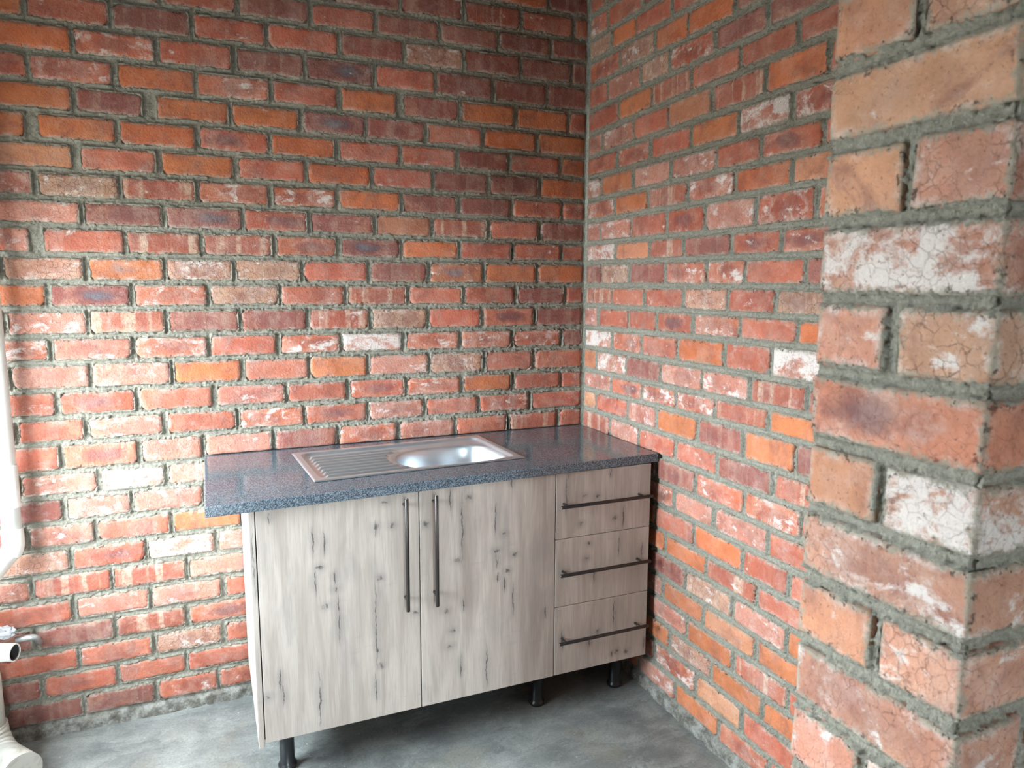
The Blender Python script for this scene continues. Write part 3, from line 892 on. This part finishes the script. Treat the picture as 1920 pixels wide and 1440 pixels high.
bm_obj('sealant', bm, SEAL, top)['label'] = 'black sealant bead against the brick wall'
bm = bmesh.new()
sweep(bm, [(-.735 + 1.46 * i / 60, .296 - .008 * (1 - i / 60) + rr.uniform(-.001, .001), .0002) for i in range(61)], [.0028 + rr.uniform(-.0008, .0012) for i in range(61)], 6)
bm_obj('sealant', bm, SEAL, top)

# pressed steel sink: rim, drainer with ribs, bowl
sink = thing('kitchen_sink', (SC.x, SC.y, ZT), 'stainless steel inset sink with ribbed drainer and deep bowl', 'sink')
sink.rotation_euler = (0, 0, SA)
h = .0026
nx, ny = int(2 * SHX / h) + 1, int(2 * SHY / h) + 1
X, Y = np.meshgrid(np.linspace(-SHX, SHX, nx), np.linspace(-SHY, SHY, ny), indexing='ij')
def sm(v, a, b):
    t = np.clip((v - a) / (b - a), 0, 1); return t * t * (3 - 2 * t)
ed = np.minimum(SHX - np.abs(X), SHY - np.abs(Y))
cr = .03                                                     # rounded tray corner
tx, ty = np.abs(X) - (SHX - .026 - cr), np.abs(Y) - (SHY - .026 - cr)
tray = np.hypot(np.maximum(tx, 0), np.maximum(ty, 0)) + np.minimum(np.maximum(tx, ty), 0) - cr
Zs = .0015 + .0035 * sm(ed, 0, .004) - .0005 * sm(ed, .008, .02)
Zs = Zs - .010 * sm(-tray, -.002, .004)
bx, by = X - .140, Y + .036
hw = np.where(bx < 0, .190, .186)
px_ = np.where(bx < 0, 2.3, 3.4)
g = (np.abs(bx / hw) ** px_ + np.abs(by / .150) ** px_) ** (1 / px_)
rib = sm(X, -.315, -.300) * sm(g, 1.10, 1.16) * sm(-X, -.02, .03) * (np.abs(Y + .012) < .148)
Zs = Zs + rib * (.0100 * (1 - np.abs(np.cos((Y + .012) * math.pi / .037)) ** 1.5))
Zs = np.where(g < 1.06, Zs - .0015 * sm(-g, -1.06, -1.0), Zs)
Zs = Zs - .135 * sm(-g, -1.0, -.80) - .008 * sm(-g, -.85, 0)
idx = np.arange(nx * ny).reshape(nx, ny)
q = np.stack([idx[:-1, :-1], idx[1:, :-1], idx[1:, 1:], idx[:-1, 1:]], -1)
co = np.stack([X, Y, Zs], -1).reshape(-1, 3)
gq = ((g[:-1, :-1] + g[1:, 1:]) / 2 < 1.0)
def sub(mask):
    qq = q[mask]; used = np.unique(qq); rm = np.zeros(nx * ny, int); rm[used] = np.arange(len(used)); return co[used], rm[qq]
link('drainer', np_mesh('drainer', *sub(~gq)), STEEL, sink)
link('bowl', np_mesh('bowl', *sub(gq)), STEEL, sink)
bm = bmesh.new()
sweep(bm, [(0, 0, 0), (0, 0, .003), (0, 0, .0042), (0, 0, .002)], [.042, .042, .036, .030], 28)
bm_obj('drain', bm, GREYM, sink, (.14, -.036, -.1425))

# ------------------------------------------------------------------ pipes at the left end of the back wall
def arc(p, d0, d1, rad, n=10):
    """bend starting at p from direction d0 to d1 (unit vectors)"""
    d0, d1, p = Vector(d0).normalized(), Vector(d1).normalized(), Vector(p)
    ang = d0.angle(d1); nrm = (d1 - d0 * d0.dot(d1)).normalized()
    c_ = p + nrm * rad
    return [c_ - nrm * rad * math.cos(ang * i / n) + d0 * rad * math.sin(ang * i / n) for i in range(n + 1)]

base = Vector((-2.041, -.050, .70))
dp = thing('drain_pipe', base, 'white plastic drain pipe running down the brick wall to an angled bend', 'pipe')
bm = bmesh.new(); sweep(bm, [(0, 0, .0), (0, 0, 2.0)], [.0262, .0262], 28)
bm_obj('pipe', bm, PVC, dp)
bm = bmesh.new(); sweep(bm, [(0, 0, .112), (0, 0, .116), (0, 0, .122), (0, 0, .128), (0, 0, .245), (0, 0, .249)], [.0268, .034, .034, .0295, .0295, .0265], 28)
bm_obj('collar', bm, PVC, dp)
dd = Vector((-.60, -.34, -.72)).normalized()
bend = arc((0, 0, .0), (0, 0, -1), dd, .05)
bm = bmesh.new(); sweep(bm, [(0, 0, .045), (0, 0, .043), (0, 0, .02)] + bend, [.0268, .030, .030] + [.030] * len(bend), 28)
bm_obj('elbow', bm, PVC, dp)
end = bend[-1]
bm = bmesh.new(); sweep(bm, [end - dd * .01, end + dd * .45], [.0268, .0268], 28)
bm_obj('branch', bm, PVC, dp)

ax = Vector((.93, -.37, 0)).normalized()
tip = Vector((-2.047, -.125, .372))
sp = thing('waste_pipe', tip, 'white plastic waste pipe with an open cut end beside the brick wall', 'pipe')
bm = bmesh.new()
ro = sweep(bm, [-ax * .30, -ax * .002, ax * .0], [.0275, .0275, .0268], 28, caps=False)[-1]
ri = [bm.verts.new(v.co * (.0240 / .0268)) for v in ro]
rj = [bm.verts.new(v.co - ax * .004) for v in ri]
for k in range(28):
    bm.faces.new((ro[k], ro[(k + 1) % 28], ri[(k + 1) % 28], ri[k])); bm.faces.new((ri[k], ri[(k + 1) % 28], rj[(k + 1) % 28], rj[k]))
bm_obj('pipe', bm, PVC, sp)
bm = bmesh.new()
sweep(bm, [-ax * .29, -ax * .0035], [.0239, .0239], 28, caps=False)
bm_obj('bore', bm, BORE, sp)['label'] = 'dark inside of the pipe, its shade put into the colour'
hk = bmesh.new()
p0 = Vector((0, 0, 0))
pth = [(-.035, -.004, 0), (0, 0, 0)] + arc((.002, 0, 0), (1, 0, 0), (0, .75, -.66), .016, 8)
pth += [Vector(pth[-1]) + Vector((0, .75, -.66)) * .05]
sweep(hk, pth, [.0095] * len(pth), 14)
tag(bm_obj('bent_tube', hk, GREYM, None, (-2.022, -.062, .386)), 'small bent grey metal tube poking out behind the open waste pipe', 'tube')

sb = Vector((-2.140, -.14, .0))
so = thing('soil_pipe', sb, 'grimy cream soil pipe standing on a segmented bend at the floor', 'pipe')
bm = bmesh.new(); sweep(bm, [(0, 0, .115), (0, 0, .31), (0, 0, .33)], [.054, .054, .050], 32)
bm_obj('pipe', bm, PVCD, so)
hd = Vector((.62, -.78, 0)).normalized()
bend = arc((0, 0, .15), (0, 0, -1), hd, .085, 4)
bend = bend + [bend[-1] + hd * .10]
bm = bmesh.new()
path, rad = [(0, 0, .158)], [.056]
for i, p in enumerate(bend):
    p = Vector(p)
    d_ = (Vector(bend[min(i + 1, len(bend) - 1)]) - Vector(bend[max(i - 1, 0)])).normalized()
    if i == 0: d_ = Vector((0, 0, -1))
    for o_, r_ in ((-.0045, .0605), (-.001, .0565), (.001, .0565), (.0045, .0605)): path.append(p + d_ * o_); rad.append(r_)
sweep(bm, path, rad, 32)
bm_obj('bend', bm, PVCD, so)

bm = bmesh.new()
bmesh.ops.create_icosphere(bm, subdivisions=3, radius=1)
rr = random.Random(4)
for v in bm.verts:
    s_ = 1 + rr.uniform(-.22, .22)
    v.co = Vector((v.co.x * .040 * s_, v.co.y * .012 * s_, v.co.z * .020 * s_))
bag = tag(bm_obj('plastic_bag', bm, FILM, None, (-2.088, -.085, .425)), 'scrap of crumpled clear plastic bag stuffed behind the open waste pipe', 'plastic bag')
bm = bmesh.new()
bmesh.ops.create_icosphere(bm, subdivisions=2, radius=1)
for v in bm.verts:
    s_ = 1 + rr.uniform(-.3, .3)
    v.co = Vector((v.co.x * .020 * s_, v.co.y * .008 * s_, v.co.z * .014 * s_))
bm_obj('printed_corner', bm, REDF, bag, (0.009, .012, -.091))
